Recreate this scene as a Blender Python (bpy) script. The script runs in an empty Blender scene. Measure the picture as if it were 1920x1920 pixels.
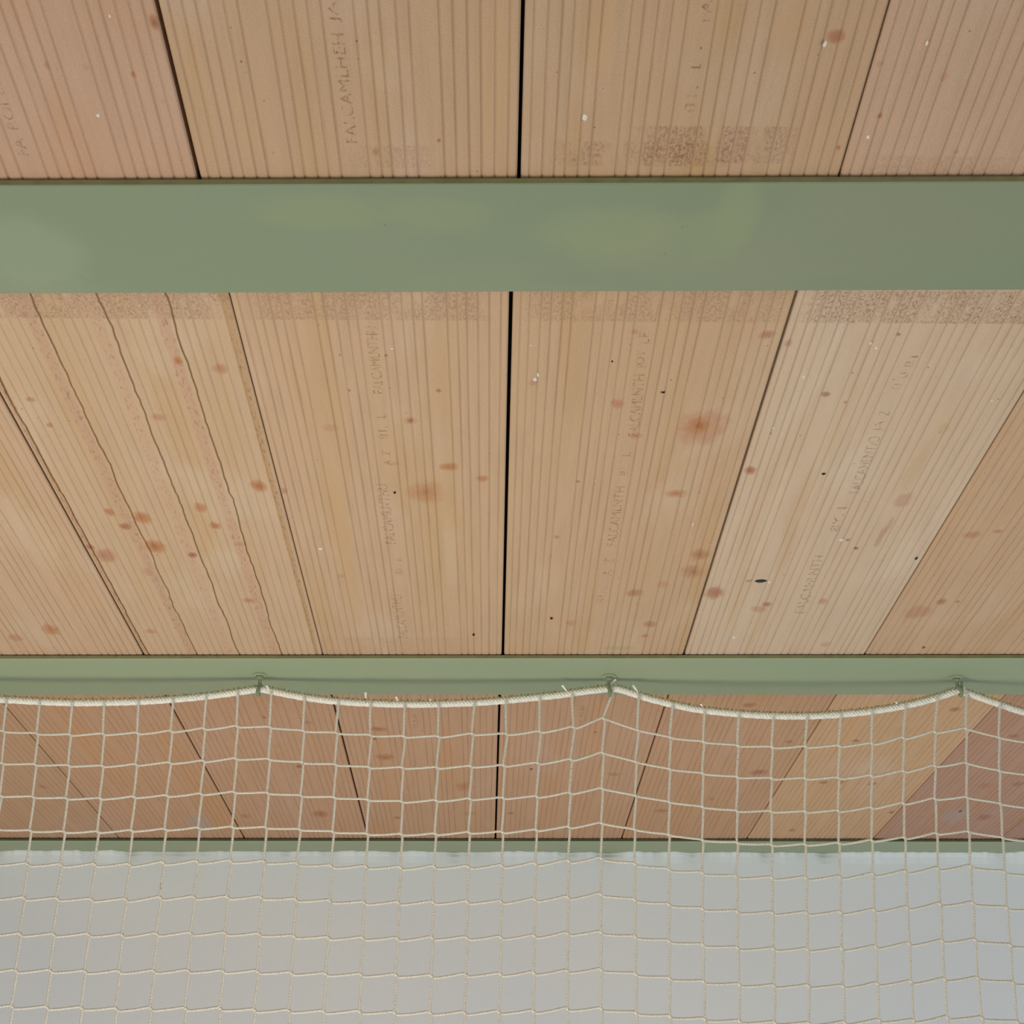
import bpy, bmesh, math, random
from mathutils import Vector, Matrix, Euler, noise

random.seed(11)
C = bpy.context.scene.collection
SC = bpy.context.scene
SC.view_settings.view_transform = 'Standard'
SC.view_settings.look = 'None'
SC.view_settings.exposure = 0.0

# ------------------------------------------------------------------ camera
F = 3500.0
H = 1.1                       # ceiling underside above the lens
CZ = 1.6                      # lens height above the floor
PHI = math.radians(22.6)
PSI = math.atan(46 * math.cos(PHI) / F)
cam_d = bpy.data.cameras.new('camera')
cam = bpy.data.objects.new('camera', cam_d)
C.objects.link(cam)
cam_d.sensor_fit = 'HORIZONTAL'
cam_d.sensor_width = 36
cam_d.lens = F / 1920 * 36
cam_d.clip_start = 0.02
cam.location = (0, 0, CZ)
cam.rotation_euler = (math.pi / 2 + PHI, 0, -PSI)
SC.camera = cam
ROT = Euler((math.pi / 2 + PHI, 0, -PSI)).to_matrix()
ORG = Vector((0, 0, CZ))
ZC = CZ + H                   # ceiling plane


def ray(px, py):
    return ROT @ Vector(((px - 960) / F, (960 - py) / F, -1.0))


def on_z(px, py, z=ZC):
    d = ray(px, py)
    return ORG + d * ((z - CZ) / d.z)


def on_y(px, py, y):
    d = ray(px, py)
    return ORG + d * (y / d.y)


# ------------------------------------------------------------------ node helpers
class NT:
    def __init__(self, tree):
        self.t = tree
        self.n = tree.nodes
        self.l = tree.links

    def node(self, kind, **kw):
        n = self.n.new(kind)
        for k, v in kw.items():
            setattr(n, k, v)
        return n

    def put(self, sock, v):
        if isinstance(v, bpy.types.NodeSocket):
            self.l.new(v, sock)
        elif v is not None:
            if hasattr(sock.default_value, '__len__') and not isinstance(v, (int, float)):
                v = tuple(v)
                if len(sock.default_value) == 4 and len(v) == 3:
                    v = v + (1,)
            sock.default_value = v

    def math(self, op, a, b=None, c=None, clamp=False):
        n = self.node('ShaderNodeMath', operation=op)
        n.use_clamp = clamp
        self.put(n.inputs[0], a)
        if b is not None:
            self.put(n.inputs[1], b)
        if c is not None:
            self.put(n.inputs[2], c)
        return n.outputs[0]

    def vmath(self, op, a, b=None):
        n = self.node('ShaderNodeVectorMath', operation=op)
        self.put(n.inputs[0], a)
        if b is not None:
            self.put(n.inputs[1], b)
        return n.outputs[1] if op == 'LENGTH' else n.outputs[0]

    def mix(self, f, a, b, blend='MIX'):
        n = self.node('ShaderNodeMix', data_type='RGBA', blend_type=blend)
        self.put(n.inputs[0], f)
        self.put(n.inputs[6], a)
        self.put(n.inputs[7], b)
        return n.outputs[2]

    def ramp(self, v, lo, hi, a=0.0, b=1.0, smooth=True):
        n = self.node('ShaderNodeMapRange')
        n.interpolation_type = 'SMOOTHSTEP' if smooth else 'LINEAR'
        self.put(n.inputs[0], v)
        n.inputs[1].default_value = lo
        n.inputs[2].default_value = hi
        n.inputs[3].default_value = a
        n.inputs[4].default_value = b
        return n.outputs[0]

    def noise(self, vec, scale, detail=2, rough=0.5, dist=0.0):
        n = self.node('ShaderNodeTexNoise')
        self.put(n.inputs['Vector'], vec)
        n.inputs['Scale'].default_value = scale
        n.inputs['Detail'].default_value = detail
        n.inputs['Roughness'].default_value = rough
        n.inputs['Distortion'].default_value = dist
        return n.outputs[0]


def lin(r, g, b):
    def f(c):
        c /= 255.0
        return c / 12.92 if c <= 0.04045 else ((c + 0.055) / 1.055) ** 2.4
    return (f(r), f(g), f(b))


def new_mat(name):
    m = bpy.data.materials.new(name)
    m.use_nodes = True
    nt = NT(m.node_tree)
    for n in list(nt.n):
        nt.n.remove(n)
    out = nt.node('ShaderNodeOutputMaterial')
    bs = nt.node('ShaderNodeBsdfPrincipled')
    nt.l.new(bs.outputs[0], out.inputs[0])
    return m, nt, bs, out


def knot_group():
    """one wood knot: soft ragged ellipse with darker heart"""
    g = bpy.data.node_groups.new('knot', 'ShaderNodeTree')
    itf = g.interface
    for nm, ty in (('Color', 'NodeSocketColor'), ('Pos', 'NodeSocketVector'), ('Wobble', 'NodeSocketFloat'),
                   ('Centre', 'NodeSocketVector'), ('InvR', 'NodeSocketVector'), ('Strength', 'NodeSocketFloat'),
                   ('Tint', 'NodeSocketColor'), ('Heart', 'NodeSocketFloat')):
        itf.new_socket(nm, in_out='INPUT', socket_type=ty)
    itf.new_socket('Color', in_out='OUTPUT', socket_type='NodeSocketColor')
    nt = NT(g)
    gi = nt.node('NodeGroupInput')
    go = nt.node('NodeGroupOutput')
    d = nt.vmath('SUBTRACT', gi.outputs['Pos'], gi.outputs['Centre'])
    d = nt.vmath('MULTIPLY', d, gi.outputs['InvR'])
    r = nt.vmath('LENGTH', d)
    r = nt.math('ADD', r, gi.outputs['Wobble'])
    m = nt.ramp(r, 0.45, 1.15, 1.0, 0.0)
    m = nt.math('MULTIPLY', m, gi.outputs['Strength'])
    c = nt.mix(m, gi.outputs['Color'], gi.outputs['Tint'])
    h = nt.ramp(r, 0.05, 0.5, 1.0, 0.0)
    h = nt.math('MULTIPLY', h, gi.outputs['Heart'])
    dark = nt.mix(1.0, gi.outputs['Tint'], (0.42, 0.34, 0.28, 1), 'MULTIPLY')
    c = nt.mix(h, c, dark)
    nt.l.new(c, go.inputs[0])
    return g


KG = knot_group()
OR = lin(174, 116, 72)
RD = lin(160, 100, 70)
PK = lin(176, 126, 98)
BR = lin(150, 108, 66)
YL = lin(188, 152, 108)
GY = lin(172, 158, 150)
PA = lin(206, 184, 156)
GRN = lin(120, 140, 105)
BLK = lin(30, 24, 18)


def wood(name, base, warm, pale, seed, knots=(), bands=(), rough_strip=None, mult=1.0, gs=1.0):
    m, nt, bs, out = new_mat(name)
    pos = nt.node('ShaderNodeNewGeometry').outputs['Position']
    off = nt.vmath('ADD', pos, (seed * 3.17, seed * 1.31, 0))
    sx = nt.vmath('MULTIPLY', off, (1.0, 0.045, 0.3))
    broad = nt.noise(sx, 16, 3, 0.55)
    fine = nt.noise(sx, 120, 2, 0.6)
    blot = nt.noise(nt.vmath('MULTIPLY', off, (1, 0.35, 1)), 7.5, 3, 0.55)
    grit = nt.noise(off, 520, 2, 0.7)
    grit2 = nt.noise(off, 170, 2, 0.6)
    base = tuple(c * mult for c in base)
    warm = tuple(c * mult for c in warm)
    pale = tuple(c * mult for c in pale)
    c = nt.mix(nt.ramp(broad, 0.48, 0.70), base, warm)
    c = nt.mix(nt.math('MULTIPLY', nt.ramp(blot, 0.50, 0.72), 0.8), c, pale)
    c = nt.mix(nt.math('MULTIPLY', nt.ramp(fine, 0.35, 0.75), 0.22), c, tuple(v * 0.72 for v in base))
    # gritty surface
    c = nt.mix(nt.math('MULTIPLY', nt.ramp(grit, 0.50, 0.78), 0.42), c, tuple(v * 0.55 for v in base))
    c = nt.mix(nt.math('MULTIPLY', nt.ramp(grit, 0.50, 0.25), 0.22), c, tuple(min(1, v * 1.3) for v in base))
    c = nt.mix(nt.math('MULTIPLY', nt.ramp(grit2, 0.68, 0.80), 0.32), c, tuple(v * 0.5 for v in base))
    # little dark specks
    vo = nt.node('ShaderNodeTexVoronoi')
    nt.put(vo.inputs['Vector'], nt.vmath('MULTIPLY', off, (1, 0.6, 1)))
    vo.inputs['Scale'].default_value = 52
    sp = nt.ramp(vo.outputs['Distance'], 0.035, 0.075, 1.0, 0.0)
    sep = nt.node('ShaderNodeSeparateColor')
    nt.put(sep.inputs[0], vo.outputs['Color'])
    sp = nt.math('MULTIPLY', sp, nt.ramp(sep.outputs[0], 0.55, 0.9))
    c = nt.mix(nt.math('MULTIPLY', sp, 0.75), c, lin(104, 66, 42))
    # rough crushed bands where the boards have been bearing
    at = nt.node('ShaderNodeAttribute', attribute_name='groove').outputs['Fac']
    px = nt.node('ShaderNodeSeparateXYZ')
    nt.put(px.inputs[0], pos)
    for (xa, xb, ya, yb, st) in bands:
        f = nt.math('MULTIPLY', nt.ramp(px.outputs[1], ya, ya + 0.004), nt.ramp(px.outputs[1], yb - 0.004, yb, 1, 0))
        f = nt.math('MULTIPLY', f, nt.math('MULTIPLY', nt.ramp(px.outputs[0], xa, xa + 0.05), nt.ramp(px.outputs[0], xb - 0.05, xb, 1, 0)))
        n1 = nt.noise(nt.vmath('MULTIPLY', off, (1, 0.45, 1)), 300, 3, 0.8)
        n2 = nt.noise(nt.vmath('MULTIPLY', off, (1.0, 0.25, 1)), 38, 2, 0.6)
        k = nt.math('MULTIPLY', nt.ramp(n1, 0.44, 0.60), nt.ramp(n2, 0.32, 0.52))
        k = nt.math('MULTIPLY', k, nt.math('SUBTRACT', 1.0, nt.ramp(at, 0.0, 0.3)))
        flat = nt.math('MULTIPLY', f, nt.math('MULTIPLY', nt.ramp(n2, 0.30, 0.50), 0.14 * st))
        c = nt.mix(flat, c, tuple(v * f_ for v, f_ in zip(base, (0.72, 0.62, 0.60))))
        c = nt.mix(nt.math('MULTIPLY', nt.math('MULTIPLY', f, k), 0.55 * st), c, lin(122, 82, 62))
    if rough_strip:
        for (xc0, yc0, xc1, yc1, w, tint, st) in rough_strip:
            sl = (xc1 - xc0) / (yc1 - yc0)
            xl = nt.math('ADD', nt.math('MULTIPLY', nt.math('SUBTRACT', px.outputs[1], yc0), sl), xc0)
            dd = nt.math('ABSOLUTE', nt.math('SUBTRACT', px.outputs[0], xl))
            f = nt.ramp(dd, w * 0.5, w, 1, 0)
            f2 = nt.math('MULTIPLY', f, 0.55 * st)
            c = nt.mix(f2, c, tint)
            n3 = nt.noise(nt.vmath('MULTIPLY', off, (1, 0.22, 1)), 300, 3, 0.7, 0.6)
            f3 = nt.math('MULTIPLY', nt.math('MULTIPLY', f, nt.ramp(n3, 0.54, 0.64)), 0.6 * st)
            c = nt.mix(f3, c, tuple(v * 0.45 for v in tint))
    # knots
    wob = nt.math('MULTIPLY', nt.math('SUBTRACT', nt.noise(nt.vmath('MULTIPLY', off, (1, 0.5, 1)), 75, 3, 0.6), 0.5), 1.0)
    wob2 = nt.math('MULTIPLY', nt.math('SUBTRACT', grit, 0.5), 0.5)
    wob = nt.math('ADD', wob, wob2)
    for k in knots:
        kx, ky, rx, ry, tint, st, heart = k
        p = on_z(kx, ky)
        wx = (on_z(kx + rx, ky) - p).length
        wy = abs((on_z(kx, ky - ry) - on_z(kx, ky + ry)).length) / 2
        g = nt.node('ShaderNodeGroup')
        g.node_tree = KG
        nt.put(g.inputs['Color'], c)
        nt.put(g.inputs['Pos'], pos)
        nt.put(g.inputs['Wobble'], wob)
        g.inputs['Centre'].default_value = p
        g.inputs['InvR'].default_value = (1 / wx, 1 / wy, 0)
        g.inputs['Strength'].default_value = st * 0.9
        nt.put(g.inputs['Tint'], tint)
        g.inputs['Heart'].default_value = heart
        c = g.outputs[0]
    # grooves coloured a darker brown, varying along their length
    gtone = nt.noise(sx, 60, 2, 0.6)
    gf = nt.math('MULTIPLY', at, nt.ramp(gtone, 0.3, 0.7, 0.15 * gs, 0.44 * gs))
    c = nt.mix(gf, c, lin(128, 90, 56))
    nt.put(bs.inputs['Base Color'], c)
    bs.inputs['Roughness'].default_value = 0.75
    bs.inputs['Specular IOR Level'].default_value = 0.25
    bp = nt.node('ShaderNodeBump')
    bp.inputs['Strength'].default_value = 0.25
    bp.inputs['Distance'].default_value = 0.002
    hh = nt.math('ADD', grit, nt.math('MULTIPLY', fine, 0.6))
    nt.put(bp.inputs['Height'], hh)
    nt.l.new(bp.outputs[0], bs.inputs['Normal'])
    return m


def paint(name, base, alt, yellow=0.0, patches=(), speck=0.5):
    m, nt, bs, out = new_mat(name)
    pos = nt.node('ShaderNodeNewGeometry').outputs['Position']
    a = nt.noise(nt.vmath('MULTIPLY', pos, (0.7, 1.3, 1)), 3.2, 3, 0.55)
    b = nt.noise(pos, 600, 2, 0.7)
    c = nt.mix(nt.ramp(a, 0.40, 0.66), base, alt)
    c = nt.mix(nt.math('MULTIPLY', nt.ramp(b, 0.35, 0.75), 0.16), c, tuple(v * 0.7 for v in base))
    wob = nt.math('MULTIPLY', nt.math('SUBTRACT', nt.noise(pos, 22, 4, 0.7), 0.5), 0.7)
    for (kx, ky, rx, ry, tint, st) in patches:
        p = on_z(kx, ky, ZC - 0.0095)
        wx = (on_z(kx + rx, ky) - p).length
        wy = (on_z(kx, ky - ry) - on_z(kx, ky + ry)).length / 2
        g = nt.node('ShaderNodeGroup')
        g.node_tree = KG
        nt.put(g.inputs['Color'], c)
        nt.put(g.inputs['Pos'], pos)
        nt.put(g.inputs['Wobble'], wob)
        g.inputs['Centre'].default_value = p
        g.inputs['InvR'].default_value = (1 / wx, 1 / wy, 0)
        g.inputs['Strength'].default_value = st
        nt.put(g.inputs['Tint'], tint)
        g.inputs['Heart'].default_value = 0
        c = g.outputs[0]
    vo = nt.node('ShaderNodeTexVoronoi')
    nt.put(vo.inputs['Vector'], pos)
    vo.inputs['Scale'].default_value = 34
    sep = nt.node('ShaderNodeSeparateColor')
    nt.put(sep.inputs[0], vo.outputs['Color'])
    sp = nt.math('MULTIPLY', nt.ramp(vo.outputs['Distance'], 0.03, 0.06, 1, 0), nt.ramp(sep.outputs[1], 0.80, 0.92))
    c = nt.mix(nt.math('MULTIPLY', sp, speck), c, lin(64, 66, 44))
    nt.put(bs.inputs['Base Color'], c)
    bs.inputs['Roughness'].default_value = 0.55
    bs.inputs['Specular IOR Level'].default_value = 0.3
    bp = nt.node('ShaderNodeBump')
    bp.inputs['Strength'].default_value = 0.12
    bp.inputs['Distance'].default_value = 0.002
    nt.put(bp.inputs['Height'], b)
    nt.l.new(bp.outputs[0], bs.inputs['Normal'])
    return m


def simple(name, col, rough=0.8, nscale=200, nstr=0.2, bump=0.2, dist=0.001):
    m, nt, bs, out = new_mat(name)
    pos = nt.node('ShaderNodeNewGeometry').outputs['Position']
    a = nt.noise(pos, nscale, 3, 0.6)
    c = nt.mix(nt.math('MULTIPLY', nt.ramp(a, 0.4, 0.7), nstr), col, tuple(v * 0.5 for v in col))
    nt.put(bs.inputs['Base Color'], c)
    bs.inputs['Roughness'].default_value = rough
    bs.inputs['Specular IOR Level'].default_value = 0.2
    if bump:
        bp = nt.node('ShaderNodeBump')
        bp.inputs['Strength'].default_value = bump
        bp.inputs['Distance'].default_value = dist
        nt.put(bp.inputs['Height'], a)
        nt.l.new(bp.outputs[0], bs.inputs['Normal'])
    return m


# ------------------------------------------------------------------ object helpers
def mesh_obj(name, verts, faces, mats, parent=None, smooth=False, midx=None, origin=None):
    me = bpy.data.meshes.new(name)
    o0 = Vector(origin) if origin is not None else Vector((0, 0, 0))
    me.from_pydata([tuple(Vector(v) - o0) for v in verts], [], faces)
    for m in (mats if isinstance(mats, (list, tuple)) else [mats]):
        me.materials.append(m)
    if smooth:
        me.polygons.foreach_set('use_smooth', [True] * len(me.polygons))
    if midx:
        me.polygons.foreach_set('material_index', midx)
    me.update()
    o = bpy.data.objects.new(name, me)
    C.objects.link(o)
    o.location = o0
    if parent is not None:
        o.parent = parent
        o.location = o0 - parent.location
    return o


def tag(o, label=None, cat=None, group=None, kind=None):
    if label:
        o['label'] = label
    if cat:
        o['category'] = cat
    if group:
        o['group'] = group
    if kind:
        o['kind'] = kind
    return o


def empty(name, loc):
    o = bpy.data.objects.new(name, None)
    o.empty_display_size = 0.05
    C.objects.link(o)
    o.location = loc
    return o


def box_data(x0, x1, y0, y1, z0, z1):
    v = [(x, y, z) for z in (z0, z1) for y in (y0, y1) for x in (x0, x1)]
    f = [(0, 2, 3, 1), (4, 5, 7, 6), (0, 1, 5, 4), (2, 6, 7, 3), (0, 4, 6, 2), (1, 3, 7, 5)]
    return v, f


def tube(path, rad, sides=8, lobes=0, twist=0.0, amp=0.0, cap=True, verts=None, faces=None, att=None):
    """sweep a (possibly lobed, twisting) section along a polyline; rad may be a number or a function of arc length"""
    verts = [] if verts is None else verts
    faces = [] if faces is None else faces
    n = len(path)
    ref = Vector((0, 1, 0))
    s = 0.0
    base = len(verts)
    for i, p in enumerate(path):
        a = path[max(0, i - 1)]
        b = path[min(n - 1, i + 1)]
        t = (b - a)
        if t.length < 1e-9:
            t = Vector((0, 0, 1))
        t.normalize()
        u = ref - t * ref.dot(t)
        if u.length < 1e-4:
            u = Vector((1, 0, 0)) - t * t.x
        u.normalize()
        w = t.cross(u)
        if i:
            s += (p - path[i - 1]).length
        r0 = rad(s) if callable(rad) else rad
        for k in range(sides):
            th = 2 * math.pi * k / sides
            r = r0 * (1 + amp * math.cos(lobes * th + 0.6) * math.cos(twist * s)) if lobes else r0
            verts.append(p + u * (math.cos(th) * r) + w * (math.sin(th) * r))
            if att is not None:
                att.append(max(0.0, -(math.cos(lobes * th + 0.6) * math.cos(twist * s))) if lobes else 0.0)
    for i in range(n - 1):
        for k in range(sides):
            a = base + i * sides + k
            b = base + i * sides + (k + 1) % sides
            faces.append((a, b, b + sides, a + sides))
    if cap:
        faces.append(tuple(base + k for k in range(sides))[::-1])
        faces.append(tuple(base + (n - 1) * sides + k for k in range(sides)))
    return verts, faces


def catmull(pts, step):
    out = []
    n = len(pts)
    for i in range(n - 1):
        p0 = pts[max(0, i - 1)]
        p1 = pts[i]
        p2 = pts[i + 1]
        p3 = pts[min(n - 1, i + 2)]
        m = max(1, int(round((p2 - p1).length / step)))
        for k in range(m):
            t = k / m
            out.append(0.5 * ((2 * p1) + (p2 - p0) * t + (2 * p0 - 5 * p1 + 4 * p2 - p3) * t * t + (3 * p1 - p0 - 3 * p2 + p3) * t ** 3))
    out.append(pts[-1])
    return out


# ------------------------------------------------------------------ ceiling boards
FR = [.027, .065, .102, .140, .178, .215, .296, .334, .372, .410, .449, .535, .573, .611, .650, .690, .774, .812, .850, .889, .929, .970]
CRACKS = {0, 6, 11, 16}


def board(lineL, lineR, gapL, gapR, yn, yf, mat, seed, cracked=False, thick=0.04, depth=0.0009, origin=None):
    """lineL/lineR: (xa, ya, xb, yb) world lines of the seams; board spans from yn to yf with real grooves underneath"""
    rnd = random.Random(seed)

    def lx(l, y):
        return l[0] + (l[2] - l[0]) * (y - l[1]) / (l[3] - l[1])
    N = 110
    fr = [f + rnd.uniform(-.003, .003) for f in FR]
    prof_n = None
    verts, faces, att = [], [], []
    hw = 0.0009
    for j in range(N + 1):
        y = yn + (yf - yn) * j / N
        a = lx(lineL, y) + gapL / 2
        b = lx(lineR, y) - gapR / 2
        w = b - a
        row = [(a, ZC + thick, 0), (a, ZC + 0.0022, 0.2), (a + 0.0016, ZC + 0.0004, 0.0), (a + 0.003, ZC, 0)]
        for gi, f in enumerate(fr):
            x = a + w * f + 0.0006 * noise.noise(Vector((gi * 9.1 + seed, y * 3.0, 0)))
            dp, h, dk = depth, hw, 0.7
            if cracked and gi in CRACKS:
                x += 0.0034 * noise.noise(Vector((gi * 5.1 + seed, y * 9.0, 2))) + 0.0016 * noise.noise(Vector((gi * 5.1, y * 45.0, 5)))
                dp, h, dk = 0.0032, 0.0005 + 0.0004 * noise.noise(Vector((gi, y * 30, 1))), 1.6 - 0.5 * abs(noise.noise(Vector((gi, y * 8, 3))))
            row += [(x - h - 0.0009, ZC, 0), (x - h * 0.35, ZC + dp, dk), (x + h * 0.35, ZC + dp, dk), (x + h + 0.0009, ZC, 0)]
            nx = a + w * (fr[gi + 1] if gi + 1 < len(fr) else 1.0)
            row += [((x + nx) / 2, ZC - 0.0003, 0)]
        row = row[:-1]
        row += [(b - 0.003, ZC, 0), (b - 0.0016, ZC + 0.0004, 0.0), (b, ZC + 0.0022, 0.2), (b, ZC + thick, 0)]
        prof_n = len(row)
        for (x, z, g) in row:
            verts.append((x, y, z))
            att.append(min(1.6, g))
    for j in range(N):
        for k in range(prof_n - 1):
            a = j * prof_n + k
            faces.append((a, a + 1, a + 1 + prof_n, a + prof_n))
        a = j * prof_n
        faces.append((a + prof_n - 1, a, a + prof_n, a + 2 * prof_n - 1))
    faces.append(tuple(range(prof_n)))
    faces.append(tuple(N * prof_n + k for k in range(prof_n))[::-1])
    ym = (yn + yf) / 2
    o = mesh_obj('timber_board', verts, faces, mat, origin=((lx(lineL, ym) + lx(lineR, ym)) / 2, ym, ZC))
    at = o.data.attributes.new('groove', 'FLOAT', 'POINT')
    at.data.foreach_set('value', att)
    return o


def stamp_mat():
    m, nt, bs, out = new_mat('stamped_wood')
    pos = nt.node('ShaderNodeNewGeometry').outputs['Position']
    a = nt.noise(pos, 130, 3, 0.7)
    tr = nt.node('ShaderNodeBsdfTransparent')
    mx = nt.node('ShaderNodeMixShader')
    nt.put(mx.inputs[0], nt.ramp(a, 0.38, 0.64, 0.0, 0.38))
    nt.l.new(tr.outputs[0], mx.inputs[1])
    nt.l.new(bs.outputs[0], mx.inputs[2])
    nt.l.new(mx.outputs[0], out.inputs[0])
    bs.inputs['Base Color'].default_value = lin(126, 92, 62) + (1,)
    bs.inputs['Roughness'].default_value = 0.9
    bs.inputs['Specular IOR Level'].default_value = 0.1
    return m


M_STAMP = stamp_mat()


def stamp(parent, txt, px0, py0, px1, py1, cap_px):
    n = len(txt)
    i = 0
    for wd in txt.split(' '):
        if wd:
            a, b = i / n, (i + len(wd)) / n
            stamp_word(parent, wd, px0 + (px1 - px0) * a, py0 + (py1 - py0) * a, px0 + (px1 - px0) * b, py0 + (py1 - py0) * b, cap_px)
        i += len(wd) + 1


def stamp_word(parent, txt, px0, py0, px1, py1, cap_px):
    """lettering pressed into the board, running from (px0,py0) [first letter] up to (px1,py1)"""
    cu = bpy.data.curves.new('stamped_lettering', 'FONT')
    cu.body = txt
    cu.size = 1.0
    tmp = bpy.data.objects.new('stamped_lettering', cu)
    C.objects.link(tmp)
    dg = bpy.context.evaluated_depsgraph_get()
    dg.update()
    me = bpy.data.meshes.new_from_object(tmp.evaluated_get(dg))
    bpy.data.objects.remove(tmp)
    z = ZC - 0.0006
    a = on_z(px0, py0, z)
    b = on_z(px1, py1, z)
    c = on_z(px0 - cap_px, py0, z)
    xs = [v.co.x for v in me.vertices]
    ys = [v.co.y for v in me.vertices]
    x0, x1 = min(xs), max(xs)
    y0, y1 = min(ys), max(ys)
    cap = (c - a).length
    u = b - a
    v_ = Vector((-cap, 0, 0))
    for v in me.vertices:
        s = (v.co.x - x0) / (x1 - x0)
        t = (v.co.y - y0) / (y1 - y0)
        p = a + u * s + v_ * t
        v.co = p - parent.location
    me.materials.clear()
    me.materials.append(M_STAMP)
    o = bpy.data.objects.new('stamped_lettering', me)
    C.objects.link(o)
    o.parent = parent
    return o


M_CHIP = simple('pale_resin', lin(214, 208, 192), 0.5, 300, 0.25)
M_HOLE = simple('dark_slot', lin(44, 46, 44), 0.6, 300, 0.2)
M_DOT = simple('dark_pit', lin(40, 26, 16), 0.8, 300, 0.2)


def fleck(parent, name, px, py, rx, ry, mat, label, seed=0, ang=0.0, lift=0.0012):
    """small irregular raised fleck under the board"""
    rnd = random.Random(seed + int(px))
    c = on_z(px, py)
    wx = (on_z(px + rx, py) - c).length
    wy = (on_z(px, py - ry) - on_z(px, py + ry)).length / 2
    n = 12
    vs, fs = [], []
    for ring, (rr, dz) in enumerate(((1.0, 0.0004), (0.85, -lift * 0.6), (0.45, -lift))):
        for k in range(n):
            th = 2 * math.pi * k / n
            j = 1 + rnd.uniform(-.14, .14)
            x, y = math.cos(th) * wx * rr * j, math.sin(th) * wy * rr * j
            vs.append((c.x + x * math.cos(ang) - y * math.sin(ang), c.y + x * math.sin(ang) + y * math.cos(ang), ZC + dz - 0.0003))
    for ring in range(2):
        for k in range(n):
            a = ring * n + k
            b = ring * n + (k + 1) % n
            fs.append((a, a + n, b + n, b))
    fs.append(tuple(2 * n + k for k in range(n)))
    o = mesh_obj(name, vs, fs, mat, parent, False)
    if label:
        o['label'] = label
    return o


# ---- beam geometry in world (from the edges in the picture)
ZB = ZC - 0.0095              # underside of the flanges


def yline(pa, pb, z):
    a, b = on_z(0, pa, z), on_z(1920, pb, z)
    return a, b


b1n, b1f = yline(349, 341.5, ZB), yline(551, 544, ZB)
b2n, b2f = yline(1236, 1235, ZB), yline(1303, 1302.5, ZB)
b3n = yline(1577, 1579, ZB)
wl = yline(1596, 1600, ZB)


def ymid(l):
    return (l[0].y + l[1].y) / 2


Y1a, Y1b, Y2a, Y2b, Y3a, YW = [ymid(l) for l in (b1n, b1f, b2n, b2f, b3n, wl)]
Y3b = Y3a + (Y2b - Y2a)
print('beam Ys', Y1a, Y1b, Y2a, Y2b, Y3a, YW)


def seam(xa, ya, xb, yb):
    a, b = on_z(xa, ya), on_z(xb, yb)
    return (a.x, a.y, b.x, b.y)


bay1 = [seam(-400, 0, -232, 330), seam(291, 0, 371, 330), seam(981, 0, 973, 330), seam(1670, 0, 1574, 330), seam(2360, 0, 2177, 330)]
bay2 = [seam(-560, 548, -72, 1224), seam(-106, 548, 267, 1224), seam(428.5, 548, 604, 1224), seam(958.5, 545, 943, 1224),
        seam(1495.5, 545, 1283.5, 1224), seam(2036, 545, 1623.5, 1224), seam(2570, 545, 1963, 1224)]
bay3 = [seam(-330, 1303, -14, 1572), seam(-9, 1303, 223, 1572), seam(309, 1303, 458, 1572), seam(621, 1303, 690, 1572), seam(937, 1303, 929, 1572),
        seam(1254, 1303, 1166, 1572), seam(1569, 1303, 1401, 1572), seam(1886, 1303, 1638, 1572), seam(2200, 1303, 1876, 1572),
        seam(2515, 1303, 2113, 1572)]

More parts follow.
